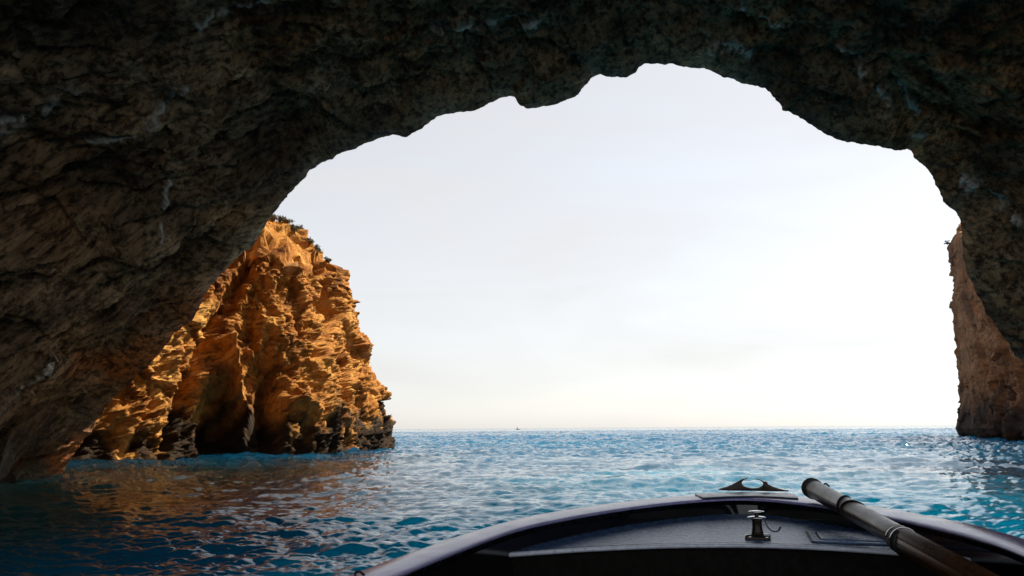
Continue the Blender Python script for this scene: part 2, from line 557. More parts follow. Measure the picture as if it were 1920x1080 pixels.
def build_sea():
    ang = np.concatenate([np.linspace(-180, -42, 60)[:-1], np.linspace(-42, 42, 1000), np.linspace(42, 180, 60)[1:]])
    ang = np.radians(ang)
    rows = np.arange(260, 36, -0.36)               # even steps of the angle below the horizon, then even steps of distance
    r = np.concatenate([[0.3, 1.0, 1.8], EYE * 753 / rows])
    r = np.concatenate([r, np.arange(r[-1] + 0.3, 170, 0.34), np.arange(171, 420, 1.0), np.geomspace(425, 4000, 120), np.geomspace(4200, 70000, 12)])
    A, Rr = np.meshgrid(ang, r)
    x, y = Rr * np.sin(A), Rr * np.cos(A)
    step = np.gradient(r)[:, None] * np.ones_like(A)
    t1 = ocean_tile(512, 61.0, 0.9, 7.0, (-0.5, -0.86), 2.0, 0.042, 3)
    t2 = ocean_tile(512, 17.3, 0.14, 1.1, (-0.25, -0.97), 1.2, 0.030, 5)
    t3 = ocean_tile(256, 5.1, 0.07, 0.45, (-0.7, -0.7), 1.0, 0.0045, 9)
    gust = 0.75 + 0.5 * fbm(np.stack([x / 26, y / 9, 0 * x], -1).reshape(-1, 3) % 5000, 3).reshape(x.shape)
    gust = np.clip(gust, 0.35, 1.4)
    Z = np.zeros_like(x)
    DX, DY = np.zeros_like(x), np.zeros_like(x)
    for t, rot, lam, ch in ((t1, 0.0, 6, 0.8), (t2, 0.35, 1.3, 0.9), (t3, -0.5, 0.35, 0.7)):
        z, dx, dy = tile_sample(t, x, y, rot)
        fade = np.clip(lam / (0.35 * step), 0, 1) ** 0.7
        if t is not t1:
            fade = fade * gust
        fade = fade * (1 + 1.5 * smooth(18, 75, Rr))
        Z += z * fade
        DX += dx * fade * ch
        DY += dy * fade * ch
    far = 1 - smooth(1500, 4000, Rr)
    near = smooth(0.5, 2.0, Rr)
    P = np.stack([x + DX * far * near, y + DY * far * near, Z * far * near], -1)
    o = grid_obj('sea', P, M_WATER, flip=True)
    tag(o, kind='structure')
build_sea()

# ------------------------------------------------------------------ the cave: rim, inner walls and roof, outer face
RIM = [(40, 1000), (85, 930), (114, 891), (128, 866), (153, 833), (187, 780), (215, 742), (244, 718), (293, 670), (326, 626), (360, 602), (389, 544),
       (432, 496), (480, 453), (500, 418), (512, 402), (530, 380), (558, 345), (580, 322), (605, 305), (640, 288), (690, 268), (720, 258), (738, 251), (762, 256),
       (790, 240), (808, 226), (822, 218), (850, 212), (890, 209), (905, 201), (922, 193), (940, 184), (962, 182), (974, 196), (985, 203), (1010, 203),
       (1045, 193), (1078, 182), (1088, 172), (1098, 158), (1110, 143), (1125, 138), (1145, 146), (1175, 146), (1190, 135), (1200, 125), (1212, 118),
       (1240, 121), (1280, 124), (1322, 126), (1345, 139), (1380, 151), (1410, 161), (1435, 164), (1444, 174), (1456, 190), (1468, 207), (1480, 210),
       (1492, 214), (1520, 234), (1555, 256), (1590, 267), (1640, 274), (1682, 283), (1696, 282), (1703, 277), (1722, 302), (1745, 325), (1760, 352),
       (1768, 376), (1780, 388), (1795, 398), (1801, 413), (1804, 440), (1806, 487), (1817, 523), (1836, 554), (1847, 584), (1872, 615), (1897, 655), (1920, 683),
       (1958, 740), (1986, 800), (2006, 868), (2030, 940), (2060, 1010)]
def resample(pts, n):
    pts = np.array(pts, float)
    d = np.concatenate([[0], np.cumsum(np.linalg.norm(np.diff(pts, axis=0), axis=1))])
    u = np.linspace(0, d[-1], n)
    return np.stack([np.interp(u, d, pts[:, k]) for k in range(pts.shape[1])], 1), u
def gsmooth(A, sig):
    k = np.arange(-int(4 * sig), int(4 * sig) + 1)
    w = np.exp(-0.5 * (k / sig) ** 2)
    w /= w.sum()
    out = np.empty_like(A)
    for c in range(A.shape[1]):
        p = np.pad(A[:, c], len(k) // 2, mode='reflect', reflect_type='odd')
        out[:, c] = np.convolve(p, w, mode='valid')
    return out

GLINTS = [([(25, 300), (80, 275), (130, 235), (160, 200)], 11), ([(292, 250), (325, 232), (345, 205), (358, 172)], 4.5), ([(385, 78), (425, 62), (470, 45), (548, 4)], 6),
         ([(200, 300), (240, 283), (260, 268)], 4), ([(1562, 112), (1590, 140), (1612, 170)], 4.5), ([(1640, 210), (1668, 248)], 4), ([(1690, 215), (1722, 268)], 4.5),
         ([(1785, 350), (1830, 385), (1885, 425)], 7), ([(640, 12), (695, 7)], 4), ([(828, 86), (900, 75), (960, 68), (1012, 60)], 4), ([(350, 352), (322, 400), (300, 450)], 2.5),
         ([(0, 790), (45, 752), (125, 672)], 4), ([(1390, 30), (1430, 58), (1470, 68)], 4), ([(1320, 96), (1380, 100), (1405, 115)], 4)]

def build_cave():
    NU = 1350
    px, u = resample(RIM, NU)
    fr = np.linspace(0, 1, NU)
    jit = np.stack([u * 0.045, np.zeros(NU), np.zeros(NU)], 1)
    px[:, 0] += 3.0 * fbm(jit, 4, 0.6)
    px[:, 1] += 3.0 * fbm(jit + 40.5, 4, 0.6)
    Yd = 27.3 + 2.7 * (2 * np.abs(fr - 0.5)) ** 2 + 0.5 * fbm(np.stack([fr * 9, fr * 0, fr * 0 + 3.3], 1), 3)
    Rm = at_y(px[:, 0], px[:, 1], Yd)
    Cx, Cz = 1.0, -0.5
    Sm = gsmooth(Rm, 26)
    cen = np.array([Cx, 0, Cz])
    # ---- inner surface, s = metres from the rim towards the boat and past it
    s = np.concatenate([np.linspace(0, 0.6, 30)[:-1], np.linspace(0.6, 15, 440)[:-1], np.linspace(15, 36.0, 60)])
    S, _ = np.meshgrid(s, fr, indexing='ij')
    hf = np.clip(Rm[:, 2] / 6.0, 0, 1)[None, :]
    left = (Rm[:, 0] < 0)[None, :] * 1.0
    k = 1 + (0.26 * hf - 0.07 * (1 - hf) * left + 0.03 * (1 - hf) * (1 - left)) * smooth(0, 11, S)
    k = k * (1 + 0.10 * smooth(22, 36, S))   # unseen opening astern, added to let skylight onto the rock
    w = smooth(0.0, 1.8, S)[..., None]
    base = Rm[None] * (1 - w) + Sm[None] * w
    P = cen + (base - cen) * k[..., None]
    P[..., 1] = base[..., 1] - S
    N = grid_normals(P)
    out = P - np.stack([np.full_like(S, Cx), P[..., 1], np.full_like(S, Cz)], -1)
    N *= np.sign((N * out).sum(-1))[..., None]
    flat = P.reshape(-1, 3)
    st = flat - 0.68 * (flat @ STRATA)[:, None] * STRATA
    st2 = flat - 0.86 * (flat @ STRATA)[:, None] * STRATA
    D = 0.9 * fbm(flat / 5.5 + 3, 3) + 0.30 * ridged(st2 / 1.5 + 9, 4, 0.5) + 0.09 * fbm(st2 / 0.5, 4, 0.6)
    f1, f2 = worley((st2 + 0.3 * np.stack([perlin(st * 1.3 + 5), perlin(st * 1.3 + 25), perlin(st * 1.3 + 45)], 1)) / 0.9)
    D -= 0.14 * np.clip(f2 - f1, 0, 0.3)
    pf = 0.35 + 0.65 * smooth(-0.2, 0.4, perlin(flat / 3.1 + 70))
    g1, g2 = worley(st / 0.15 + 50)
    D += pf * 0.045 * (0.6 - g1) + 0.035 * fbm(flat / 0.1, 2)
    # bedding: ledge after ledge, each broken edge facing the mouth and the water
    c = flat @ np.array([0.0, 0.64, -0.77])
    for per, amp, wl, mk in ((2.6, 0.62, 4.0, 5.0), (0.95, 0.26, 2.0, 2.6), (0.36, 0.085, 1.0, 1.4)):
        cw = c + 0.55 * per * fbm(st / wl + 11 * per, 3) + 0.16 * per * fbm(flat / (0.5 * wl) + 3 * per, 2)
        saw = (cw / per) % 1.0
        saw = np.where(saw > 0.9, (1 - saw) / 0.1 * 0.9, saw)
        D -= amp * (saw - 0.5) * smooth(-0.4, 0.35, perlin(st / mk + 90 * per))
    D += 0.22 * blocks(st / 1.3 + 2)
    D = D.reshape(S.shape) + 0.45
    # honeycomb hollows high on the left
    X, Y = project(flat)
    X, Y = X.reshape(S.shape), Y.reshape(S.shape)
    hon = np.exp(-(((X - 60) / 160) ** 2 + ((Y - 130) / 150) ** 2))
    h1, h2 = worley(flat / 0.36 + 7)
    D += hon * 0.45 * (0.62 - h1.reshape(S.shape))
    # a hollow dark recess and the smooth boss on the left wall
    D += 0.9 * np.exp(-(((X - 190) / 26) ** 2 + ((Y - 30) / 60) ** 2))
    D -= 0.5 * np.exp(-(((X - 225) / 22) ** 2 + ((Y - 450) / 50) ** 2))
    # the pendant masses under the roof
    D -= 0.8 * np.exp(-(((X - 1030) / 60) ** 2 + ((Y - 135) / 35) ** 2)) + 0.5 * np.exp(-(((X - 1560) / 70) ** 2 + ((Y - 205) / 40) ** 2))
    glint = np.zeros_like(S)  # bright highlights of wet ridges, painted on as pale streaks
    front = (S < 17)
    brk = fbm(flat * np.array([2.2, 2.2, 2.2]) + 3, 4, 0.7).reshape(S.shape)
    for pts, wd in GLINTS:
        d = seg_dist(X + 7 * brk, Y + 7 * np.roll(brk, 7, 1), pts)
        e = np.exp(-(d / (1.1 * wd)) ** 2) * front
        D -= 0.12 * e * (0.6 + brk)
        glint = np.maximum(glint, e * smooth(-0.35, 0.25, brk))
    ramp = smooth(0.0, 1.7, S) * 0.97 + 0.03 * smooth(0, .05, S)
    P = P + N * (D * ramp)[..., None]
    # ---- outer face: from the rim outwards and away, up to the cliff top
    # unseen rock added to keep sun off the left wall: a deep brow, then turns up into the cliff face
    g = np.linspace(0.004, 1.0, 40)
    e = np.concatenate([np.zeros(40), np.array([0.25, 0.5, 0.9, 1.5]), np.linspace(2.2, 34, 50)])
    g = np.concatenate([g, np.ones(54)])
    E, _ = np.meshgrid(e, fr, indexing='ij')
    G, _ = np.meshgrid(g, fr, indexing='ij')
    dirv = Rm - np.array([Cx, 0, Cz]) * 1.0
    dirv[:, 1] = 0
    dirv /= np.linalg.norm(dirv, axis=1)[:, None]
    dirv = gsmooth(dirv, 20)
    eye = np.array([0, 0, EYE])
    shade_brow = 0.32 * smooth(0.1, 0.35, fr) + 0.02
    Rb = Rm * (1 - smooth(0, .3, G))[..., None] + gsmooth(Rm, 14)[None] * smooth(0, .3, G)[..., None]
    Q = eye + (Rb - eye) * (1 + shade_brow[None] * G)[..., None] + dirv[None] * (E + 0.5 * G ** 0.7)[..., None]
    Q[..., 1] += 0.10 * E
    fq = Q.reshape(-1, 3)
    Dq = (0.9 * fbm(fq / 4 + 5, 4, 0.6) + 0.4 * ridged(fq / 1.5, 3)).reshape(E.shape) * smooth(0.1, 3, E)
    Q[..., 1] += Dq
    full = np.concatenate([Q[::-1], P], 0)
    vv = np.concatenate([np.zeros(E.shape), glint], 0)
    fp = full.reshape(-1, 3)
    och = smooth(27, 30, fp[:, 1] + 2.5 * fbm(fp / 2.5, 4)) * smooth(-4, -9, fp[:, 0]) * smooth(9, 5, fp[:, 2] + fbm(fp / 1.5, 3))
    o = grid_obj('sea_cave', full, M_CAVE, attrs={'glint': vv, 'ochre': och, 'wet_shade': (1 - 0.8 * och) * 0.85 * (1 - smooth(0.5, 3.2, fp[:, 2] + 1.0 * fbm(fp * np.array([.8, .8, .3]), 5)))})
    tag(o, 'dark pitted rock vault of the sea cave arching over the boat and framing the sky', 'cave')
build_cave()

# ------------------------------------------------------------------ cliffs
def catmull(pts, n):
    pts = np.array(pts, float)
    p = np.vstack([2 * pts[0] - pts[1], pts, 2 * pts[-1] - pts[-2]])
    out = []
    m = len(pts) - 1
    for t in np.linspace(0, m - 1e-9, n):
        i = int(t)
        f = t - i
        a, b, c, d = p[i], p[i + 1], p[i + 2], p[i + 3]
        out.append(0.5 * (2 * b + (c - a) * f + (2 * a - 5 * b + 4 * c - d) * f * f + (3 * b - a - 3 * c + d) * f ** 3))
    out = np.array(out)
    return resample(out, n)[0]

def build_left_cliff():
    NC, NR = 620, 430
    plan = catmull([(-34, 32), (-25, 38), (-20.5, 44), (-17.2, 48.5), (-14.5, 50), (-12.6, 52), (-11.0, 56), (-10.0, 61), (-9.8, 66), (-11, 72), (-16, 80), (-30, 88)], NC)
    a = np.linspace(0, 1, NC)
    dens = np.interp(a, [0, .12, .62, 1], [0, .08, .82, 1])      # more columns on the visible face
    plan = np.stack([np.interp(dens, a, plan[:, k]) for k in range(2)], 1)
    sil = np.array([(722, 840), (719, 808), (700, 780), (684, 755), (678, 715), (670, 690), (666, 665), (665, 640), (658, 625), (646, 605), (641, 588), (640, 570),
                    (646, 545), (650, 525), (656, 505), (654, 492)], float)
    Rs = at_y(sil[:, 0], sil[:, 1], 64 + np.linspace(0, 6, len(sil)))
    z_s, x_s = Rs[:, 2], Rs[:, 0]
    o = np.argsort(z_s)
    z_s, x_s = z_s[o], x_s[o] - x_s[o][0]
    top = np.interp(plan[:, 0] + plan[:, 1] * 0, [-34, -22, -17, -14, -11.5, -9.8], [27, 25, 22.5, 19.6, 17.2, 16.2])
    back = plan[:, 1] > 66
    top = np.where(back, np.interp(plan[:, 1], [66, 72, 88], [16.2, 17.5, 24]), top)
    # summit height of each column: where it meets the crest line
    def wys(pl):
        return np.interp(pl[:, 1], [32, 48, 58, 66, 72], [0.15, 0.5, 0.36, 0.1, -0.2])
    wx1 = np.interp(plan[:, 1], [32, 44, 52, 60, 72, 88], [0.1, 0.3, 0.75, 1, 1, 0.6])
    best = np.full(NC, 16.0)
    done = np.zeros(NC, bool)
    for zt in np.arange(3, 30, 0.1):
        q = np.stack([plan[:, 0] + np.interp(min(zt, z_s[-1]), z_s, x_s) * wx1, plan[:, 1] + zt * wys(plan), np.full(NC, zt)], 1)
        qx, qy = project(q)
        hit = (~done) & (qy < np.interp(qx, [300, 400, 480, 500, 545, 580, 600, 640, 700, 740], [384, 426, 470, 486, 506, 518, 517, 515, 516, 530]))
        best[hit] = zt
        done |= hit
    best = np.where(back, np.minimum(best, np.interp(plan[:, 1], [66, 72, 88], [15.5, 15.5, 20])), best)
    top = gsmooth(best[:, None], 6)[:, 0]
    t = np.linspace(0, 1, NR)
    z = -1.5 + t[:, None] * (top + 1.5)[None]
    sx = np.interp(np.clip(z, z_s[0], z_s[-1]), z_s, x_s)
    wx = np.interp(plan[:, 1], [32, 44, 52, 60, 72, 88], [0.1, 0.3, 0.75, 1, 1, 0.6])[None]
    wy = np.interp(plan[:, 1], [32, 48, 58, 66, 72], [0.15, 0.5, 0.36, 0.1, -0.2])[None]
    zz = np.clip(z, 0, None)
    P = np.stack([plan[None, :, 0] + sx * wx, plan[None, :, 1] + zz * wy, z], -1)
    # cap: fold the top back over the summit
    cap = []
    for j in range(1, 40):
        f = j / 39
        e = P[-1].copy()
        cen = np.array([-30, 64, 25])
        e = e * (1 - f) + cen * f
        e[:, 2] = P[-1][:, 2] * (1 - f) + 26 * f + 0.8 * math.sin(f * 3.1)
        cap.append(e)
    P = np.concatenate([P, np.array(cap)], 0)
    N = grid_normals(P)
    mid = np.array([-26, 64, 5])
    sgn = np.sign((N * (P - mid)).sum(-1))
    N *= sgn[..., None]
    flat = P.reshape(-1, 3)
    X, Y = project(flat)
    shp = P.shape[:2]
    warp = flat + 0.9 * np.stack([fbm(flat / 3 + 4, 2), fbm(flat / 3 + 24, 2), fbm(flat / 3 + 44, 2)], 1)
    v = warp - 0.58 * (warp @ np.array([0.25, 0.2, 0.95]))[:, None] * np.array([0.25, 0.2, 0.95])
    vv = warp - 0.8 * (warp @ np.array([0.25, 0.2, 0.95]))[:, None] * np.array([0.25, 0.2, 0.95])
    D = 0.9 * fbm(v / 5.5, 3) + 0.22 * ridged(v / 2.2 + 8, 4, 0.5) + 0.50 * ridged(vv / 2.2 + 3, 4, 0.5) + 0.14 * fbm((0.5 * flat + 0.5 * vv) / 0.7 + 2, 5, 0.66)
    jit = 0.25 * np.stack([perlin(flat / 0.8 + 4), perlin(flat / 0.8 + 24), perlin(flat / 0.8 + 44)], 1)
    D += 0.50 * blocks((v + jit) / 1.9 + 1, 0.65) + 0.20 * blocks((v + jit) / 0.75 + 30, 0.65) + 0.09 * blocks((flat + 0.5 * jit) / 0.33 + 60)
    v2 = flat - 0.6 * (flat @ np.array([0.3, 0.1, 0.95]))[:, None] * np.array([0.3, 0.1, 0.95])
    D += 0.11 * ridged(v2 / 0.7 + 77, 4, 0.7)
    # bedding that dips to the right
    cb = flat @ np.array([0.35, 0.2, 0.9]) + 0.7 * fbm(flat / 2.5 + 13, 3)
    D += 0.10 * ((cb / 1.3) % 1.0 - 0.5) * smooth(-0.2, 0.4, perlin(flat / 3.0 + 95))
    D -= D.mean() + 0.1
    # big forms seen on the face
    def bump_at(x, y, rx, ry, h):
        return h * np.exp(-(((X - x) / rx) ** 2 + ((Y - y) / ry) ** 2))
    wob = 8 * fbm(flat / 1.6 + 60, 3)
    crack = seg_dist(X + wob, Y, [(478, 452), (448, 515), (405, 610), (372, 690), (345, 760), (318, 835)])
    D -= 2.6 * np.exp(-(crack / 10) ** 2)
    rib = seg_dist(X + wob, Y, [(462, 462), (428, 560), (396, 640), (375, 690), (352, 750)])
    D += 1.5 * np.exp(-((rib - 0) / 9) ** 2)
    rib2 = seg_dist(X + wob, Y, [(425, 640), (438, 690), (452, 725), (468, 760), (462, 815)])
    D += 1.6 * np.exp(-(rib2 / 9) ** 2)
    D -= bump_at(420, 790, 30, 70, 2.4) + bump_at(505, 755, 32, 80, 3.0) + bump_at(560, 690, 40, 35, 1.1)
    ledge = seg_dist(X, Y + wob * 0.6, [(545, 735), (590, 765), (650, 785)])
    D += 0.9 * np.exp(-(ledge / 16) ** 2)
    gul = seg_dist(X + 0.6 * wob, Y, [(600, 490), (612, 545), (618, 600), (600, 660)])
    D -= 1.9 * np.exp(-(gul / 8) ** 2)
    D += bump_at(640, 590, 26, 30, 0.6) + bump_at(400, 690, 24, 34, 0.7) + bump_at(585, 650, 30, 40, 0.5)
    # undercut at the water
    D -= 0.8 * np.exp(-((flat[:, 2] - 0.6) / 1.5) ** 2)
    N[..., 2] *= 0.8
    D = D.reshape(shp)
    fade = np.ones(shp)
    P = P + N * (D * fade)[..., None]
    zf = P[..., 2].reshape(-1)
    wet_shade = 1 - smooth(1.0, 4.6, zf + 3.6 * fbm(flat * np.array([0.42, 0.42, 0.12]) + 5, 5, 0.65))  # wet band, carried higher to paint in the shadowed lower face
    ob = grid_obj('sunlit_cliff', P, M_CLIFF, attrs={'wet_shade': wet_shade.reshape(shp)})
    tag(ob, 'rugged orange sunlit cliff falling steeply into the sea left of the open horizon', 'cliff')
    return P.reshape(-1, 3)

def build_right_cliff():
    NC, NR = 420, 420
    plan = catmull([(110, 150), (80, 128), (64, 113), (58.5, 106), (56.6, 101), (55.2, 95), (52.5, 87), (49.5, 79), (46.5, 71), (44, 62), (43, 52)], NC)
    sil = np.array([(1814, 824), (1803, 813), (1799, 803), (1803, 783), (1807, 755), (1810, 727), (1810, 676), (1803, 650), (1805, 615), (1801, 580), (1793, 554), (1796, 530), (1795, 508), (1790, 467), (1788, 447), (1800, 428), (1818, 414)], float)
    Rs = at_y(sil[:, 0], sil[:, 1], np.full(len(sil), 100.0))
    z_s, x_s = Rs[:, 2], Rs[:, 0] - 55.5
    z = -2 + np.linspace(0, 1, NR)[:, None] * np.full(NC, 35.0)[None]
    sx = np.interp(np.clip(z, z_s[0], z_s[-1]), z_s, x_s)
    sx = sx + np.clip(z - z_s[-1], 0, 99) * 1.5
    P = np.stack([plan[None, :, 0] + sx, plan[None, :, 1] + 0 * z, z], -1)
    flatc = P[-1].mean(0) + np.array([25, 10, 0])
    cap = np.array([P[-1] * (1 - f) + flatc * f + np.array([0, 0, 3 * f]) for f in np.linspace(0.03, 1, 30)])
    P = np.concatenate([P, cap], 0)
    N = grid_normals(P)
    N *= np.sign((N * (P - np.array([80, 95, 5]))).sum(-1))[..., None]
    flat = P.reshape(-1, 3)
    v = flat - 0.5 * (flat @ np.array([0, 0.3, 0.95]))[:, None] * np.array([0, 0.3, 0.95])
    D = 1.1 * fbm(v / 7, 3) + 0.5 * ridged(v / 3.5 + 4, 4, 0.55) + 0.2 * fbm(flat / 1.1, 4, 0.6)
    D += 0.7 * blocks(v / 2.6) + 0.3 * blocks(v / 1.0 + 9)
    D -= D.mean()
    D = D.reshape(P.shape[:2])
    P = P + N * (D * np.clip(0.14 + np.abs(P[..., 1] - 101) / 16, 0.14, 1))[..., None]
    wet_shade = 1 - smooth(2.0, 8.0, flat[:, 2] + 2.5 * fbm(flat * np.array([0.4, 0.4, 0.12]), 4))
    ob = grid_obj('shaded_cliff', P, M_CLIFF_R, attrs={'wet_shade': wet_shade})
    tag(ob, 'brown cliff in shade standing in the sea behind the right wall of the cave', 'cliff')
    return P.reshape(-1, 3)

CL = build_left_cliff()
CR = build_right_cliff()

# ------------------------------------------------------------------ scrub growing on the rock
def leaf_cloud(center, rx, rz, n, size, seed):
    g = np.random.default_rng(seed)
    vs, fs = [], []
    k = 0
    lumps = g.normal(size=(7, 3)) * np.array([rx, rx, rz]) * 0.55
    while k < n:
        p = lumps[g.integers(7)] + g.normal(size=3) * np.array([rx, rx, rz]) * 0.30
        if p[2] < -rz * 0.8:
            continue
        a = g.normal(size=3); a /= np.linalg.norm(a)
        b = np.cross(a, g.normal(size=3)); b /= np.linalg.norm(b)
        s = size * g.uniform(0.6, 1.5)
        c = np.asarray(center) + p
        i = len(vs)
        vs += [c - a * s, c + b * s * 0.45, c + a * s, c - b * s * 0.45]
        fs.append((i, i + 1, i + 2, i + 3))
        k += 1
    return vs, fs, lumps
def shrub(base, rx, rz, n, size, seed, label, leaf=None, name='shrub', group=None, lean=(0, 0)):
    e = empty(name, tuple(base))
    tag(e, label, 'shrub', group)
    c = np.array([lean[0], lean[1], rz * 0.75])
    vs, fs, lumps = leaf_cloud(c, rx, rz, n, size, seed)
    mesh_obj('foliage', vs, fs, leaf or M_LEAF, e, False)
    bm = bmesh.new()
    for l in lumps:
        b2 = tube([(0, 0, -0.35), tuple(c * 0.4 + l * 0.3), tuple(c + l)], [0.05 * rx + 0.01, 0.035 * rx + 0.008, 0.01], 6)
        me = bpy.data.meshes.new('tmp')
        b2.to_mesh(me); b2.free()
        bm.from_mesh(me)
        bpy.data.meshes.remove(me)
    bm_obj('stem', bm, M_STEM, e, True)
    return e
def top_at(P, px, win=2.5, ymin=300):
    X, Y = project(P)
    m = (np.abs(X - px) < win) & (P[:, 1] < 84)
    i = np.where(m)[0][np.argmin(Y[m])]
    return P[i]
def left_at(P, py, win=2.5):
    X, Y = project(P)
    m = (np.abs(Y - py) < win) & (P[:, 1] < 140) & (X > 1700)
    i = np.where(m)[0][np.argmin(X[m])]
    return P[i]
for px, rx, rz, n, lab in ((513, 0.26, 0.22, 420, 'low dark shrub highest on the crest of the orange cliff, tucked against the cave edge'),
                           (527, 0.32, 0.24, 560, 'rounded dark shrub on the cliff crest, second down from the cave edge'),
                           (541, 0.28, 0.26, 480, 'dark shrub in the middle of the upper crest, beside the tallest sprig'),
                           (552, 0.22, 0.38, 420, 'tallest upright dark shrub standing on the crest of the orange cliff'),
                           (566, 0.26, 0.20, 380, 'sparse low shrub just below the tallest sprig on the cliff crest'),
                           (581, 0.32, 0.22, 480, 'spreading shrub at the notch halfway down the cliff crest'),
                           (596, 0.34, 0.24, 520, 'rounded dark shrub on the lower crest just above the end knob'),
                           (612, 0.26, 0.18, 360, 'lowest shrub on the crest, at the rocky knob of the orange cliff')):
    p = top_at(CL, px)
    shrub(p - np.array([0, 0, 0.07]), rx, rz, n, 0.06, int(px), lab, group='shrubs on the crest of the orange cliff')
p = left_at(CR, 432)
shrub(p + np.array([0.3, 0, -0.3]), 0.4, 0.6, 400, 0.12, 91, 'yellow flowering shrub on the upper edge of the shaded right cliff', M_LEAFY, 'shrub', 'shrubs on the shaded cliff')
p = left_at(CR, 456)
shrub(p + np.array([0.3, 0, 0]), 0.4, 0.25, 130, 0.10, 92, 'small dark twiggy shrub jutting from the edge of the shaded right cliff', None, 'shrub', 'shrubs on the shaded cliff', (-0.4, 0))

# ------------------------------------------------------------------ boat
HEAD = R_(17)
AX = np.array([math.sin(HEAD), math.cos(HEAD)])
LT = np.array([math.cos(HEAD), -math.sin(HEAD)])
BOW = at_z(1400, 924, 1.1)[:2]
ORG = BOW - 3.0 * AX
boat = empty('boat', (ORG[0], ORG[1], 0.0), -HEAD)
tag(boat, 'dark wooden boat in the foreground whose rounded bow points out of the cave', 'boat')
def loc(px, py, z):
    """point of the boat seen at a pixel on level z, in boat coordinates (x across, y forward)"""
    p = at_z(px, py, z)
    q = p[:2] - ORG
    return np.array([q @ LT, q @ AX, z])
def loc_s(px, py, y):
    """same, on the cross plane y = const of the boat"""
    d = ray(px, py)
    o = np.array([0, 0, EYE])
    t = (y - ((o[:2] - ORG) @ AX)) / (d[:2] @ AX)
    p = o + d * t
    return np.array([(p[:2] - ORG) @ LT, y, p[2]])
S_O = [0, 0.04, 0.15, 0.3, 0.45, 0.8, 1.2, 1.6, 1.9, 2.4, 2.9, 3.5, 4.5, 6.0, 7.5, 8.6]
W_O = [0, 0.14, 0.28, 0.41, 0.52, 0.76, 0.94, 1.08, 1.17, 1.245, 1.275, 1.28, 1.27, 1.22, 1.12, 1.0]
S_I = [0.48, 0.50, 0.56, 0.66, 0.85, 1.1, 1.4, 1.9, 2.5, 3.2, 3.9, 4.8, 6.2, 7.5, 8.45]
W_I = [0, 0.09, 0.18, 0.28, 0.43, 0.58, 0.73, 0.92, 1.07, 1.11, 1.11, 1.09, 1.04, 0.95, 0.83]
half_o = catmull(list(zip(W_O, S_O)), 150)
half_i = catmull(list(zip(W_I, S_I)), 150)
def full_curve(h):
    l = h[::-1].copy(); l[:, 0] *= -1
    c = np.concatenate([l[:-1], h], 0)
    return np.stack([c[:, 0], 3.0 - c[:, 1]], 1)            # boat x, y
CO, CI = full_curve(half_o), full_curve(half_i)
def sheer(y):
    return 1.10 + 0.0 * y
def sweep(rows):
    """rows: list of (curve, z offset from sheer) -> grid"""
    return np.array([np.column_stack([c, sheer(c[:, 1]) + dz]) for c, dz in rows])
def shrink(c, f, dy=0.0):
    d = c.copy()
    d[:, 0] *= f
    d[:, 1] = (d[:, 1] + 5.6) * (1 - dy) - 5.6
    return d
def lerp(a, b, t):
    return a * (1 - t) + b * t
e1, e2 = 0.06, 0.94
rail = sweep([(lerp(CO, CI, 0.10), -0.055), (lerp(CO, CI, 0.0), -0.05), (CO, -0.016), (lerp(CO, CI, 0.03), -0.005), (lerp(CO, CI, e1 + 0.04), 0.0), (lerp(CO, CI, 0.5), 0.003), (lerp(CO, CI, e2 - 0.03), 0.0),
              (lerp(CO, CI, 0.975), -0.004), (CI, -0.010), (CI, -0.018), (lerp(CO, CI, 0.9), -0.021), (lerp(CO, CI, 0.10), -0.055)])
grid_obj('gunwale_rail', rail, M_RAIL, boat)
Cin = lerp(CO, CI, 0.86)
bul = np.array([np.column_stack([shrink(Cin, 1 - 0.03 * t, 0.012 * t), np.full(len(Cin), 1.047 - 0.85 * t)]) for t in np.linspace(0, 1, 24)])
grid_obj('bulwark', bul, M_GLOSS, boat)
hull = np.array([np.column_stack([shrink(lerp(CO, CI, 0.12), 1 - 0.30 * t ** 1.8, 0.10 * t), np.full(len(CO), 1.047 - 1.45 * t)]) for t in np.linspace(0, 1, 24)])
hull = np.concatenate([hull, hull[-1:] * np.array([0.02, 1, 1])], 0)
grid_obj('hull', hull, M_HULL, boat, flip=True)
# floor, transom
fl = shrink(Cin, 0.97, 0.012)
n = len(fl)
verts = [(x, y, 0.24) for x, y in fl]
mesh_obj('floor_boards', verts, [tuple(range(n))], M_DARK, boat, False)
bm = prism([(-1.0, -5.62), (1.0, -5.62), (1.0, -5.56), (-1.0, -5.56)], -0.3, 1.09)
bm_obj('transom', bm, M_HULL, boat, False, 0.01)
# foredeck
ZD = 0.985
edge_px = [(927, 1039), (973, 1035), (1040, 1030), (1140, 1025), (1273, 1021), (1413, 1019), (1513, 1023), (1613, 1029), (1673, 1032), (1827, 1048), (1920, 1057)]
ed = np.array([loc(x, y, ZD)[:2] for x, y in edge_px])
cf = np.polyfit(ed[:, 0], ed[:, 1], 4)
xs = np.linspace(-1.13, 1.13, 160)
ye = np.polyval(cf, xs)
bi_x, bi_y = shrink(Cin, 0.999)[:, 0], shrink(Cin, 0.999)[:, 1]
half = len(bi_x) // 2
def bow_y(x):
    xr = bi_x[half:]
    yr = bi_y[half:]
    m = yr > -1.2
    return np.interp(np.abs(x), np.maximum.accumulate(xr[m]), yr[m])
yb = np.maximum(bow_y(xs), ye + 0.002)
rows = []
for t in np.linspace(0, 1, 40):
    rows.append(np.column_stack([xs, ye * (1 - t) + yb * t, np.full_like(xs, ZD)]))
nose = [np.column_stack([xs, ye + dy, np.full_like(xs, ZD + dz)]) for dy, dz in ((0.02, -0.022), (-0.004, -0.022), (-0.012, -0.018), (-0.016, -0.011), (-0.013, -0.004), (-0.006, 0.0))]
deck = np.array(nose + rows)
fd = grid_obj('foredeck', np.array(rows), M_DECK, boat)
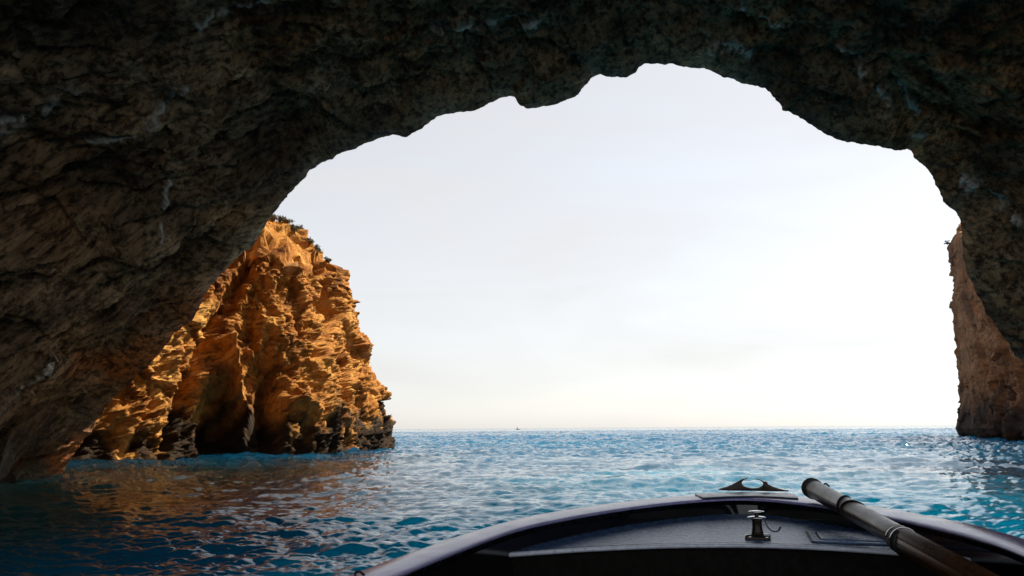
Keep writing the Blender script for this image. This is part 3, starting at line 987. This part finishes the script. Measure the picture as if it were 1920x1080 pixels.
grid_obj('deck_edge', np.array(nose + [rows[0] + np.array([0, 0, 0.001]), rows[0] + np.array([0, 0.035, 0.0015]), rows[0] + np.array([0, 0.037, -0.002])]), M_EDGE, boat)
blk = np.array([np.column_stack([xs, ye + 0.02, np.full_like(xs, z)]) for z in np.linspace(ZD - 0.020, 0.25, 12)])
grid_obj('bulkhead', blk, M_DARK, boat)

# hatch on the deck, right of the bollard
def rounded(poly, r, seg=6):
    out = []
    n = len(poly)
    for i in range(n):
        p, a, b = (np.array(poly[j % n], float) for j in (i, i - 1, i + 1))
        u = (a - p) / np.linalg.norm(a - p)
        v = (b - p) / np.linalg.norm(b - p)
        p0, p1 = p + u * r, p + v * r
        for t in np.linspace(0, 1, seg):
            out.append(tuple((1 - t) ** 2 * p0 + 2 * t * (1 - t) * p + t * t * p1))
    return out
h_nl, h_fl = loc(1524, 1018, ZD)[:2], loc(1512, 997, ZD)[:2]
h_w = 0.52
h_dir = np.array([1.0, -0.06]); h_dir /= np.linalg.norm(h_dir)
quad = [h_nl, h_nl + h_dir * h_w, h_fl + h_dir * (h_w - 0.03), h_fl]
cq = np.mean(quad, 0)
def scaleq(f, g=None):
    return [cq + (np.array(p) - cq) * np.array([f, g or f]) for p in quad]
def ring(po, pi, z0, z1):
    bm = bmesh.new()
    n = len(po)
    o0 = [bm.verts.new((*p, z0)) for p in po]; o1 = [bm.verts.new((*p, z1)) for p in po]
    i0 = [bm.verts.new((*p, z0)) for p in pi]; i1 = [bm.verts.new((*p, z1)) for p in pi]
    for j in range(n):
        k = (j + 1) % n
        bm.faces.new((o1[j], o1[k], i1[k], i1[j])); bm.faces.new((o0[j], o0[k], o1[k], o1[j])); bm.faces.new((i1[j], i1[k], i0[k], i0[j]))
    return bm
hatch = bm_obj('hatch', prism(rounded(scaleq(0.80, 0.70), 0.045), ZD + 0.002, ZD + 0.014), M_DECK, boat, False, 0.006)
bm_obj('gasket', prism(rounded(scaleq(1.03, 1.03), 0.02), ZD - 0.01, ZD + 0.003), M_RUBBER, hatch)
bm_obj('frame', ring(rounded(scaleq(0.99, 0.98), 0.02), rounded(scaleq(0.85, 0.78), 0.05), ZD + 0.001, ZD + 0.010), M_DECK, hatch)

# mooring bollard on the deck edge
bp = loc(1421, 1011, ZD)
bx, by = bp[0], bp[1] + 0.02
boll = bm_obj('bollard', lathe([(0.0, 0.0), (0.034, 0.0), (0.030, 0.03), (0.026, 0.05), (0.026, 0.085), (0.030, 0.098), (0.0, 0.098)], 28, (bx, by, ZD + 0.012)), M_IRON, boat, True)
bm_obj('cap', lathe([(0.0, 0.0), (0.046, 0.0), (0.051, 0.003), (0.050, 0.006), (0.040, 0.0095), (0.022, 0.0120), (0.0, 0.0126)], 32, (bx, by, ZD + 0.110)), M_STEEL, boll, True)
bm_obj('reflection_neck', lathe([(0.012, 0.0), (0.010, 0.024)], 16, (bx, by, ZD + 0.12)), M_IRON, boll, True)  # added to carry the disc above the cap
bm_obj('reflection_disc', lathe([(0.0, 0.0), (0.040, 0.0), (0.044, 0.003), (0.040, 0.006), (0.02, 0.0085), (0.0, 0.009)], 32, (bx, by, ZD + 0.143)), M_STEEL, boll, True)  # added disc standing in for the cap's reflection in the bulwark
bm_obj('base_plate', prism(rounded([(bx - 0.068, by - 0.055), (bx + 0.068, by - 0.055), (bx + 0.068, by + 0.055), (bx - 0.068, by + 0.055)], 0.012), ZD - 0.004, ZD + 0.014), M_IRON, boll, False, 0.004)
for sx in (-1, 1):
    for sy in (-1, 1):
        bm_obj('bolt', lathe([(0.0, 0.014), (0.012, 0.0125), (0.021, 0.008), (0.024, 0.0)], 18, (bx + sx * 0.045, by + sy * 0.028, ZD + 0.0125)), M_STEEL, boll, True)

# fairlead with two horns on the breasthook
K = 5.75 / F_PX / 7.2
def fl_pt(x, y):
    return ((x - 870) * K, (262 - y) * K)
left_horn = [(370, 262), (420, 240), (500, 218), (580, 185), (650, 145), (700, 115), (740, 98), (815, 86), (820, 92), (775, 105), (742, 122), (722, 150), (725, 175), (745, 200), (790, 222), (870, 234), (870, 268), (700, 270), (500, 270)]
right_horn = [(870, 268), (870, 234), (950, 225), (1000, 200), (1022, 170), (1018, 145), (985, 120), (930, 100), (925, 92), (990, 108), (1035, 135), (1065, 132), (1085, 150), (1085, 172), (1150, 205), (1230, 232), (1310, 252), (1372, 255), (1365, 268), (1200, 272), (1000, 270)]
fy = float(loc(1408, 922, 1.1)[1])
fx = float(loc(1411, 926, 1.1)[0])
zf = 1.112
def horn(pts):
    bm = bmesh.new()
    pl = [fl_pt(*p) for p in pts]
    f0 = [bm.verts.new((fx + x, fy - 0.032, zf + z)) for x, z in pl]
    f1 = [bm.verts.new((fx + x, fy + 0.032, zf + z)) for x, z in pl]
    n = len(pl)
    bm.faces.new(f0); bm.faces.new(f1[::-1])
    for j in range(n):
        bm.faces.new((f0[j], f1[j], f1[(j + 1) % n], f0[(j + 1) % n]))
    return bm
plate = [loc(x, y, 1.1)[:2] for x, y in ((1303, 929), (1319, 936.5), (1365, 934), (1415, 933), (1460, 935), (1497, 937.5), (1490, 929), (1450, 927), (1400, 925.5), (1340, 927.5))]
fair = bm_obj('fairlead', prism([tuple(p) for p in plate], 1.101, 1.113), M_HULL, boat, False, 0.003)
bm_obj('horn', horn(left_horn), M_IRON, fair, False, 0.004, 50)
bm_obj('horn', horn(right_horn), M_IRON, fair, False, 0.004, 50)
# small wire hook on the outside of the rail
hk = [loc(693, 1083, 1.085), loc(684, 1079, 1.10), loc(676, 1072.5, 1.115), loc(670, 1071.5, 1.117), loc(666, 1075, 1.105), loc(664, 1084, 1.07), loc(664, 1100, 1.0)]
bm_obj('rail_hook', tube(hk, 0.0045, 8), M_IRON, boat, True)

# ------------------------------------------------------------------ spar resting on the bow and the deck
tip = at_y(1522, 915, 5.55)
mid = at_y(1690, 1008, 3.95)
sd = (mid - tip) / np.linalg.norm(mid - tip)
LEN = 4.2
spar = empty('spar', tuple(tip))
spar.rotation_euler = Vector(sd).to_track_quat('X', 'Z').to_euler()
tag(spar, 'round wooden spar laid over the right side of the bow, its capped end jutting out', 'spar')
def st(px, py):
    """distance along the spar nearest to a pixel"""
    ts = np.linspace(0, 4, 800)
    X, Y = project(tip[None] + ts[:, None] * sd[None])
    return float(ts[np.argmin((X - px) ** 2 + (Y - py) ** 2)])
b1, b2, cl = st(1585, 947), st(1602, 957), st(1688, 1010)
bm_obj('pole', tube([(0, 0, 0), (cl, 0, 0), (LEN, 0, 0)], [0.060, 0.052, 0.052], 40), M_SPAR, spar, True)
bm_obj('sleeve', tube([(cl + 0.06, 0, -0.015), (cl + 0.10, 0, -0.015), (LEN, 0, -0.015)], [0.052, 0.058, 0.060], 40), M_SPAR, spar, True)
cap_ = bm_obj('end_cap', tube([(-0.03, 0, 0), (-0.02, 0, 0), (0.0, 0, 0), (0.05, 0, 0), (0.052, 0, 0)], [0.045, 0.062, 0.068, 0.068, 0.058], 40), M_RUBBER, spar, True)
eye = [(0.01, 0.088 + 0.022 * math.cos(a), 0.0 + 0.03 * math.sin(a)) for a in np.linspace(0, 2 * math.pi, 20)]
bm_obj('eye_ring', tube(eye, 0.006, 8, False), M_IRON, cap_, True)
def band(t, tilt, r, w=0.006):
    pts = []
    for a in np.linspace(0, 2 * math.pi, 41):
        pts.append((t + tilt * math.cos(a), (r + 0.001) * math.cos(a), (r + 0.001) * math.sin(a)))
    return tube(pts, w, 6, False)
bm_obj('lashing', band(b1, -0.05, 0.0585, 0.004), M_RUBBER, spar, True)
bm_obj('lashing', band(b2, 0.05, 0.0580, 0.004), M_RUBBER, spar, True)
clamp = bm_obj('clamp', tube([(cl - 0.03, 0, -0.012), (cl - 0.028, 0, -0.012), (cl + 0.08, 0, -0.015), (cl + 0.082, 0, -0.015)], [0.05, 0.061, 0.065, 0.054], 40), M_RUBBER, spar, True)
for t, r in ((cl - 0.025, 0.0625), (cl + 0.035, 0.0650)):
    arc = [(t, r * math.cos(a), -0.012 + r * math.sin(a)) for a in np.linspace(0.3, math.pi - 0.15, 24)]
    bm_obj('hoop', tube(arc, 0.004, 8), M_STEEL, clamp, True)

# cord from the bollard, one loose end curling over the deck
BM = boat.matrix_basis
def wb(p):
    c, s = math.cos(-HEAD), math.sin(-HEAD)
    return (ORG[0] + c * p[0] - s * p[1], ORG[1] + s * p[0] + c * p[1], p[2])
nx, ny, nz = bx + 0.024, by - 0.02, ZD + 0.105
pts = [loc_s(*q, by - 0.03) for q in ((1437, 984), (1441, 990), (1446, 995), (1452, 997), (1458, 996.5), (1461, 993), (1464, 988))]
bpole = tip + sd * st(1590, 960)
bl = np.array([(bpole[:2] - ORG) @ LT, (bpole[:2] - ORG) @ AX, bpole[2] - 0.05])
path = [tuple(bl), tuple(bl * 0.5 + np.array([nx, ny, nz]) * 0.5 - np.array([0, 0, 0.006])), (nx + 0.02, ny, nz)] + [tuple(p) for p in pts]
cord = bm_obj('cord', tube([wb(p) for p in path], [0.0012, 0.0012, 0.003, 0.0035, 0.0035, 0.0035, 0.0035, 0.0035, 0.0045, 0.006], 8), M_CORD, None, True)
tag(cord, 'thin dark cord from the spar to the bollard with a loose curling end', 'cord')

# ------------------------------------------------------------------ far out at sea
sb = at_z(971, 803.6, 0)
sbY = 900.0
p = at_y(971, 804, sbY)
sail = empty('sailing_boat', (p[0], p[1], 0))
tag(sail, 'tiny sailing boat leaning on the far horizon', 'sailing boat')
bm_obj('hull', prism(rounded([(-2.2, -0.7), (1.8, -0.7), (2.9, 0), (1.8, 0.7), (-2.2, 0.7)], 0.2), -0.2, 0.5), M_HULL, sail)
bm_obj('mast', tube([(0.6, 0, 0.4), (-0.6, 0, 2.9)], 0.06, 8), M_STEM, sail, True)
bm = prism([(0.55, 0.7), (-0.6, 2.85), (-1.5, 0.9)], -0.03, 0.03)
for v_ in bm.verts:
    v_.co = (v_.co.x, v_.co.z, v_.co.y)
bm_obj('sail', bm, M_SAIL, sail)
p = at_z(821, 807.2, 0)
buoy = bm_obj('buoy', lathe([(0, -0.6), (0.5, -0.5), (0.75, 0), (0.6, 0.5), (0.25, 0.8), (0.12, 1.5), (0, 1.55)], 20, (p[0], p[1], 0)), M_BUOY, None, True)
tag(buoy, 'tiny yellow buoy floating just below the horizon', 'buoy')
